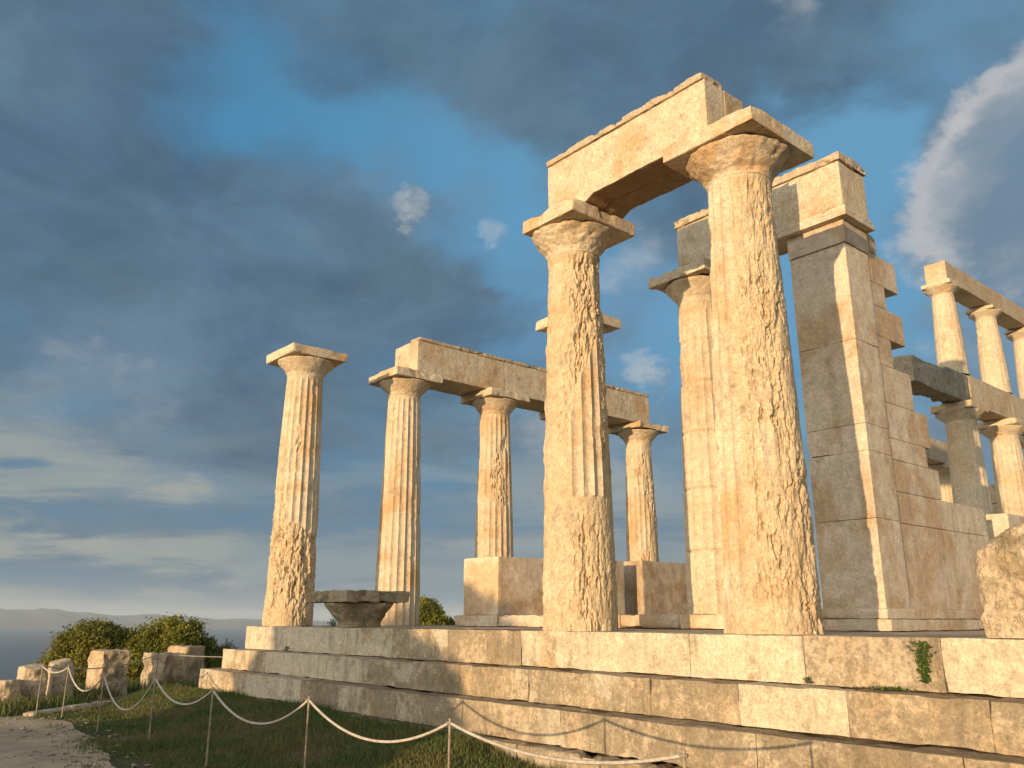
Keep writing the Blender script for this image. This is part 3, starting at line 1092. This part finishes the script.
# ------------------------------------------------------------------ loose stones on and round the platform
def build_loose():
    # loose capital on the step
    L = (2.98, .62, .004)
    r = thing('loose_capital', 'dark lichened loose capital set down on the platform beside the corner column', 'capital', L)
    mb = MB()
    v, f = revolve([(rr * 1.02, zz * 1.12) for rr, zz in ECH], 100, 40, 501, .03)
    mb.add(v, f, 1.0)
    e = mb.build('echinus', M['dark'], r)
    v, f = None, None
    mb = MB()
    block(mb, (-.60, -.60, .377), (.60, .60, .565), .025, .035, .02, 503, 1.0, bite=.06, bfreq=3)
    mb.build('abacus', M['dark'], r)
    e['label'] = 'flaring underside of the loose capital'
    # broken stump of the near corner column
    def rocky(x, y, z0, rx, ry, h, seed, topf, name, label, cat, mat, group=None, n=110, rough=.10, cuts=9):
        th = np.arange(n) / n * 2 * np.pi
        nz = 60
        rows = []
        for k in range(nz + 1):
            u = k / nz
            if u < .75:
                rr = 1 - .06 * u
                z = u / .75
                rows.append((rr, z))
            else:
                w = (u - .75) / .25
                rows.append(((1 - .045) * math.cos(w * math.pi / 2) ** .8 + .0, 1 + .05 * math.sin(w * math.pi / 2)))
        rows = np.array(rows)
        TH, RR = np.meshgrid(th, rows[:, 0])
        _, ZZ = np.meshgrid(th, rows[:, 1])
        sq = 1 / np.maximum(np.abs(np.cos(TH)), np.abs(np.sin(TH)))
        sq = 1 + (sq - 1) * .45
        X = RR * rx * np.cos(TH) * sq
        Y = RR * ry * np.sin(TH) * sq
        hh = topf(X, Y) * h
        P = np.stack([X.ravel(), Y.ravel(), (ZZ * hh).ravel()], -1)
        q = P + np.array([x, y, 0])
        d = rough * (fbm(q * 2.6, 5, seed, .55) - .5) * 2 + rough * .5 * (ridge(q * 3.4, 4, seed + 4) - .6)
        rad = np.hypot(P[:, 0], P[:, 1])
        sc = 1 + d / np.maximum(rad, .15)
        P[:, 0] *= sc
        P[:, 1] *= sc
        P[:, 2] += np.where(P[:, 2] > .02, d * .6, 0)
        rg = np.random.default_rng(seed)
        for _ in range(cuts):
            nn = rg.normal(size=3) * np.array([1, 1, .7])
            nn[2] = abs(nn[2])
            nn /= np.linalg.norm(nn)
            c0 = np.array([0, 0, h * .45])
            ext = np.abs(nn) @ np.array([rx, ry, h * .55])
            dd = (P - c0) @ nn - ext * rg.uniform(.62, .86)
            P = P - nn * np.maximum(dd, 0)[:, None] * .9 * (P[:, 2] > .0)[:, None]
        i = np.arange(len(P)).reshape(TH.shape)
        j = np.roll(i, -1, 1)
        f = np.stack([i[:-1], j[:-1], j[1:], i[1:]], -1).reshape(-1, 4)
        o = MB().add(P, f, .95 + .1 * random.Random(seed).random()).build(name, mat, None, (0, 0, 0), sharp=60)
        o.location = (x, y, z0)
        return tag(o, label, cat, group)
    rocky(13.40, .62, .002, .62, .58, 1.05, 511, lambda X, Y: .86 + .42 * X + .1 * Y, 'stone_stump', 'rough broken stone stump at the near right corner of the platform', 'stone stump', M['rock'], n=260, rough=.11, cuts=12)
    # row of ancient blocks along the terrace edge
    g = 'stone blocks along the terrace edge'
    labs = ['small leaning boulder, leftmost and lowest of the terrace stones', 'rounded pale boulder second from the left on the terrace edge', 'split upright stone behind the second fence post from the left',
            'tall squared pale block standing alone in front of the dark tree', 'pale flat-faced slab leaning near the tall post', 'rough broken block touching the lowest step']
    specs = [(-2.0, -3.42, .27, .25, .50), (-2.35, -2.97, .24, .24, .82), (-2.75, -2.40, .27, .22, .86), (-3.6, -1.3, .34, .30, .90), (-4.3, -.08, .27, .2, .80), (-4.4, .55, .32, .28, .93)]
    for k, (x, y, rx, ry, h) in enumerate(specs):
        sl_ = (.3, .25, -.2, .02, .05, .1)[k]
        if k in (3, 4, 5):
            mb = MB()
            block(mb, (-rx, -ry, -.1), (rx, ry, h), .035, .06, .03, 520 + k, .92, bite=.06)
            o = mb.build('stone_block', M['rock'], None, (0, 0, 0))
            o.location = (x, y, GZ - .02)
            o.rotation_euler = (0, 0, R((8, 46, 20)[k - 3]))
            tag(o, labs[k], 'stone block', g)
        else:
            rocky(x, y, GZ - .03, rx, ry, h, 520 + k, lambda X, Y, s=sl_: .92 + s * X, 'boulder', labs[k], 'stone block', M['rock'], g, n=90, rough=.09)
    # kerb along the path
    pts = [(-.2, -3.42), (-.75, -2.7), (-1.3, -1.85), (-1.8, -1.0), (-2.4, -.25), (-3.0, .4), (-3.6, 1.0), (-4.4, 1.9)]
    mb = MB()
    for k in range(len(pts) - 1):
        a, b = np.array(pts[k]), np.array(pts[k + 1])
        d = b - a
        Lh = np.hypot(*d)
        c, s_ = d / Lh
        tmp = MB()
        block(tmp, (.01, -.11, -.05), (Lh - .02, .11, .07 + .015 * (k % 2)), .05, .03, .015, 540 + k)
        v = tmp.v[0]
        v = np.stack([a[0] + v[:, 0] * c - v[:, 1] * s_, a[1] + v[:, 0] * s_ + v[:, 1] * c, v[:, 2] + GZ], -1)
        mb.add(v, tmp.f4[0], 1.0)
    o = mb.build('path_kerb', M['rock'], None, (-1.8, -1.0, GZ))
    tag(o, 'low pale stone kerb edging the grass on the far left', 'kerb')


build_loose()


# ------------------------------------------------------------------ rope fence
def build_fence():
    posts = [(-.15, -3.30, .79, 'thin post at the far left end of the rope fence, where the rope turns back'),
             (.42, -3.06, .79, 'second thin post from the left, close to the end post of the fence'),
             (2.40, -3.08, .77, 'third thin post from the left, in front of the tall pale block'),
             (4.02, -2.92, .80, 'fourth thin post from the left, lined up with a taller post behind'),
             (6.30, -3.08, .80, 'fifth thin post from the left, before the lowest step end'),
             (7.95, -2.82, .80, 'bright thin post with the rope peaking over it, left of the middle of the steps'),
             (10.18, -2.83, .79, 'short-looking post at the bottom of the view below the pitted column'),
             (12.33, -2.80, .80, 'post at the bottom edge of the view below the nearest column'),
             (14.5, -2.8, .80, 'post at the right end of the rope fence, outside the view')]
    far = [(-3.75, -.28, .79, 'taller-looking far post behind the grass, holding a straight taut rope'),
           (-2.4, 2.9, .79, 'far post hidden behind the step corner')]
    tops = []
    for (x, y, h, lab) in posts[:8] + far[:1]:
        mb = MB()
        tube(mb, [(0, 0, -.12), (0, 0, h * .5), (.004, 0, h)], [.0105, .010, .0098], 10)
        L = (x, y, GZ)
        r = thing('fence_post', lab, 'post', L, 'posts of the rope fence')
        mb.build('pole', M['post'], r)
        mb = MB()
        ring = [(.020 * math.cos(a), .020 * math.sin(a), h - .03) for a in np.linspace(0, 2 * math.pi, 13)]
        tube(mb, ring, .009, 6, caps=False)
        mb.build('ring', M['post'], r)
        tops.append(Vector((x, y, GZ + h - .03)))

    def rope(a, b, sag, lab, rad=.0115):
        n = 26
        pts = []
        for k in range(n + 1):
            t = k / n
            p = a.lerp(b, t)
            p.z -= sag * 4 * t * (1 - t)
            pts.append(p)
        mid = pts[n // 2]
        mb = MB()
        tube(mb, pts, rad, 8)
        o = mb.build('rope', M['rope'], None, tuple(mid))
        tag(o, lab, 'rope', 'ropes slung between the posts')
    T = tops
    rope(T[0], T[1], .09, 'shortest rope swag, between the two leftmost posts')
    rope(T[1], T[2], .28, 'rope swag between the second and third posts from the left')
    rope(T[2], T[3], .42, 'deepest rope swag, sagging almost to the grass before the pale block')
    rope(T[3], T[4], .22, 'rope swag ending at the post before the lowest step corner')
    rope(T[4], T[5], .27, 'pale rope swag across the shaded end of the steps')
    rope(T[5], T[6], .235, 'thick pale rope swag in the middle of the foreground')
    rope(T[6], T[7], .13, 'thick pale rope swag nearest the viewer, along the bottom edge')
    rope(T[0], T[8], .14, 'long taut rope running back to the far post before the trees', .010)
    rope(T[8], Vector((-2.4, 2.9, GZ + .72)), .06, 'taut rope from the far post to behind the step corner', .010)


build_fence()


# ------------------------------------------------------------------ grass and weeds
def blades(mb, x, y, z, h, w, rng, lean=.5, tint=None):
    n = len(x)
    a = rng.random(n) * 2 * np.pi
    la = rng.random(n) * 2 * np.pi
    ll = rng.random(n) * lean * h
    c, s = np.cos(a) * w, np.sin(a) * w
    tx, ty = np.cos(la) * ll, np.sin(la) * ll
    v = np.stack([np.stack([x - c, y - s, z], -1), np.stack([x + c, y + s, z], -1),
                  np.stack([x + c * .6 + tx * .4, y + s * .6 + ty * .4, z + h * .6], -1), np.stack([x - c * .6 + tx * .4, y - s * .6 + ty * .4, z + h * .6], -1),
                  np.stack([x + tx, y + ty, z + h], -1)], 1)
    i = np.arange(n)[:, None] * 5
    q = i + np.array([[0, 1, 2, 3]])
    t3 = i + np.array([[3, 2, 4]])
    tt = np.repeat((.7 + .6 * rng.random(n)) if tint is None else tint, 5)
    base = mb.n
    mb.v.append(v.reshape(-1, 3))
    mb.f4.append(q + base)
    mb.f3.append(t3 + base)
    mb.tint.append(tt)
    mb.wear.append(np.zeros(n * 5))
    mb.n += n * 5


def build_grass():
    rng = np.random.default_rng(7)
    mb = MB()
    n = 150000
    x = rng.uniform(-3.2, 11.5, n)
    y = rng.uniform(-4.6, -.68, n)
    p = np.stack([x, y, 0 * x], -1)
    edge = -3.25 + .7 * (fbm(p * .8, 4, 31) - .5) - .22 * np.clip(x - 3.0, 0, 2.5) - np.clip(x - 9.5, 0, 10) * .1
    dn = fbm(p * 1.4, 4, 77)
    kx = -.2 + (y + 3.42) / (-1.0 + 3.42) * (-1.6)
    keep = (rng.random(n) < sstep(.30, .55, dn + sstep(-.1, .5, y - edge) * .4 - .12) * sstep(-.75, .3, y - edge) ** 1.6) & (x > kx + .12)
    x, y, dn = x[keep], y[keep], dn[keep]
    h = (.014 + .042 * rng.random(len(x)) ** 2 + .045 * sstep(.5, .7, dn)) * (1 + .7 * sstep(-1.3, -.75, y))
    blades(mb, x, y, ground_h(x, y), h, .004 + .004 * rng.random(len(x)), rng, .9)
    # taller weeds beyond the kerb and along the blocks
    n = 26000
    x = rng.uniform(-6.2, -.3, n)
    y = rng.uniform(-4.4, 2.2, n)
    kx = np.interp(y, [-3.42, -1.0, .4, 1.9], [-.2, -1.8, -3.0, -4.4])
    dn = fbm(np.stack([x * 1.1, y * 1.1, 0 * x], -1), 3, 19)
    keep = (x < kx - .15) & (rng.random(n) < sstep(.35, .6, dn))
    x, y = x[keep], y[keep]
    blades(mb, x, y, ground_h(x, y), .08 + .22 * rng.random(len(x)) ** 2, .008 + .006 * rng.random(len(x)), rng, .7)
    o = mb.build('grass', M['grass'], smooth=False)
    tag(o, 'short uneven grass between the path and the steps', None, kind='stuff')

    def weed(name, label, x, y, z, w, h, n, seed, drop=0.0):
        rg = np.random.default_rng(seed)
        m_ = MB()
        px = rg.normal(0, w, n)
        pz = rg.uniform(-drop, h, n)
        py = -abs(rg.normal(0, .03, n))
        for k in range(n):
            s_ = rg.uniform(.009, .022)
            d = Vector(rg.normal(size=3)).normalized()
            e = d.cross(Vector(rg.normal(size=3))).normalized()
            c = Vector((px[k] * (1 - .6 * abs(pz[k]) / max(h, drop, .01)), py[k], pz[k]))
            vv = [c - d * s_, c + e * s_ * .5, c + d * s_, c - e * s_ * .5]
            m_.add([tuple(q) for q in vv], [(0, 1, 2, 3)], .7 + .6 * rg.random())
        tube(m_, [(-1.9 * w, -.02, .004), (0, -.024, .006), (1.9 * w, -.02, .004)], .0025, 5)
        tube(m_, [(0, -.02, -drop), (.004, -.026, 0), (0, -.02, max(h, .02))], .0025, 5)
        for k in range(6):
            tube(m_, [(rg.normal(0, w * .3), -.005, 0), (rg.normal(0, w * .5), -.02, rg.uniform(-drop, h) * .6)], .002, 5)
        o = m_.build(name, M['weed'], None, None, smooth=False)
        o.location = (x, y, z)
        tag(o, label, 'plant', None)
    weed('wall_plant', 'green plant rooted in the top step joint at the right', 12.47, -.02, -.06, .033, .03, 380, 3, .27)
    weed('wall_plant', 'tiny weed tuft at the foot of the top step, left of the green joint plant', 11.5, -.05, -.385, .02, .05, 34, 5, 0)
    weed('wall_plant', 'low weeds along the foot of the top step below the green joint plant', 12.2, -.04, -.395, .15, .018, 70, 6, 0)
    weed('wall_plant', 'dry weed tuft growing on the step under the corner column', 1.95, -.10, -.39, .07, .08, 60, 9, 0)
    weed('wall_plant', 'yellow green weed beside the loose capital on the platform', 1.95, .75, 0, .14, .12, 160, 10, 0)


build_grass()


# ------------------------------------------------------------------ trees
def tree(name, label, x, y, z_top, crown, n_leaf, seed, mat, leaf=.085, group='evergreen trees below the terrace'):
    """crown: list of clump centres (dx, dy, z, radius) relative to the trunk foot, z absolute"""
    rg = np.random.default_rng(seed)
    z0 = float(ground_h(np.array([x]), np.array([y]))[0])
    r = thing(name, label, 'tree', (x, y, z0), group)
    mb = MB()
    top = max(c[2] for c in crown) - z0
    tube(mb, [(0, 0, -.3), (.08, .03, top * .3), (-.05, .1, top * .6), (.05, 0, top * .9)], [.17, .14, .1, .04], 10)
    for (dx, dy, zc, rr) in crown:
        a = Vector((.05, .05, top * rg.uniform(.25, .5)))
        e = Vector((dx, dy, zc - z0))
        tube(mb, [a, a.lerp(e, .5) + Vector((0, 0, .12)), e], [.07, .05, .02], 7)
    mb.build('trunk', M['bark'], r)
    mb = MB()
    tot = sum(c[3] ** 2 for c in crown)
    for (dx, dy, zc, rr) in crown:
        n_cl = max(6, int(34 * rr ** 2 / .5))
        cl = rg.normal(size=(n_cl, 3))
        cl /= np.linalg.norm(cl, axis=1)[:, None]
        cl = cl * (rr * rg.uniform(.45, 1.0, n_cl) ** .6)[:, None] * np.array([1, 1, .8]) + np.array([dx, dy, zc - z0])
        n = int(n_leaf * rr ** 2 / tot)
        k = rg.integers(0, n_cl, n)
        sp = rr * .26
        c = cl[k] + rg.normal(size=(n, 3)) * sp * np.array([1, 1, .75])
        d = rg.normal(size=(n, 3))
        d[:, 2] += .5
        d /= np.linalg.norm(d, axis=1)[:, None]
        e = np.cross(d, rg.normal(size=(n, 3)))
        e /= np.linalg.norm(e, axis=1)[:, None]
        s = leaf * rg.uniform(.5, 1.2, n)[:, None]
        v = np.stack([c - d * s, c + e * s * .42, c + d * s, c - e * s * .42], 1).reshape(-1, 3)
        f = np.arange(n * 4).reshape(-1, 4)
        mb.add(v, f, np.repeat(rg.uniform(.7, 1.3, n), 4))
    mb.build('crown', mat, r, smooth=False)
    return r


def build_trees():
    rg = random.Random(2)

    def cr(w, zt, zb, n, sd):
        r_ = random.Random(sd)
        out = []
        for k in range(n):
            a = k * 2.399963 + r_.uniform(-.3, .3)
            q = ((k + .5) / n) ** .5
            rr = r_.uniform(.36, .58)
            dx, dy = math.cos(a) * (w - rr * .6) * q, math.sin(a) * (w - rr * .6) * q
            z = zb + (zt - zb) * (1 - .92 * q * q) ** .5 * r_.uniform(.86, 1.0) - rr * .8
            out.append((dx, dy, z, rr))
            if q > .5 and k % 2:
                out.append((dx * .93, dy * .93, z - .7, rr))
        for k in range(5):
            out.append((r_.uniform(-.4, .4) * w, r_.uniform(-.4, .4) * w, zb + (zt - zb) * r_.uniform(.2, .5), w * .4))
        return out
    tree('evergreen_tree', 'broad dark evergreen behind the terrace stones on the far left', -12.0, .85, 0, cr(1.75, .24, -2.9, 44, 4), 150000, 1, M['leafdark'], .055)
    tree('evergreen_tree', 'olive green evergreen with a sunlit top just left of the steps', -10.8, 2.35, 0, cr(1.65, .34, -2.8, 36, 6), 130000, 2, M['leaf'], .055)
    tree('evergreen_tree', 'small low evergreen peeping out behind the step corner', -11.0, 4.2, 0, cr(.6, -.45, -2.2, 9, 9), 24000, 3, M['leafdark'], .055)
    tree('evergreen_tree', 'round green treetop seen between the columns over the platform', -17.4, 16.2, 0, cr(2.2, 1.05, -2.6, 44, 11), 130000, 4, M['leaf'], .07)
    # added out of view; crown shaped to shade the left part of the steps
    tree('evergreen_tree', 'unseen evergreen added behind the viewpoint to shade the steps', SHADE[0], SHADE[1], 0, SHADE_CROWN, 90000, 5, M['leafdark'], .12, group=None)


SHADE = (7.0, -17.0)
SHADE_CROWN = []
for _x in np.arange(1.35, 6.9, .38):
    _t = float(np.interp(_x, [1.2, 1.7, 2.3, 3.3, 4.0, 4.6, 5.2, 6.2, 7.0], [.9, 1.75, 2.25, 2.35, 2.15, 1.75, 1.4, 1.0, .5]))
    _z = _t - .42
    while _z > -1.0:
        SHADE_CROWN.append((_x - 2.75, .25 * math.sin(_x * 9 + _z * 5), _z, .46))
        _z -= .5
build_trees()


# ------------------------------------------------------------------ haze over the gulf
def build_haze():
    lo, hi = (-70500, -70500, SEA - 1.5), (70500, 70500, 330)
    v = [(x, y, z) for x in (lo[0], hi[0]) for y in (lo[1], hi[1]) for z in (lo[2], hi[2])]
    f = [(0, 1, 3, 2), (4, 6, 7, 5), (0, 4, 5, 1), (2, 3, 7, 6), (0, 2, 6, 4), (1, 5, 7, 3)]
    m = bpy.data.materials.new('sea haze')
    m.use_nodes = True
    t = NT(m.node_tree)
    t.n.clear()
    out = t.n.new('ShaderNodeOutputMaterial')
    vol = t.n.new('ShaderNodeVolumePrincipled')
    vol.inputs['Color'].default_value = (.72, .84, .95, 1)
    vol.inputs['Density'].default_value = HAZE
    vol.inputs['Anisotropy'].default_value = 0.0
    t.l.new(vol.outputs[0], out.inputs['Volume'])
    o = MB().add(v, f).build('haze', m, smooth=False)
    tag(o, 'thin evening haze over the sea', None, kind='stuff')


HAZE = 5e-5
build_haze()
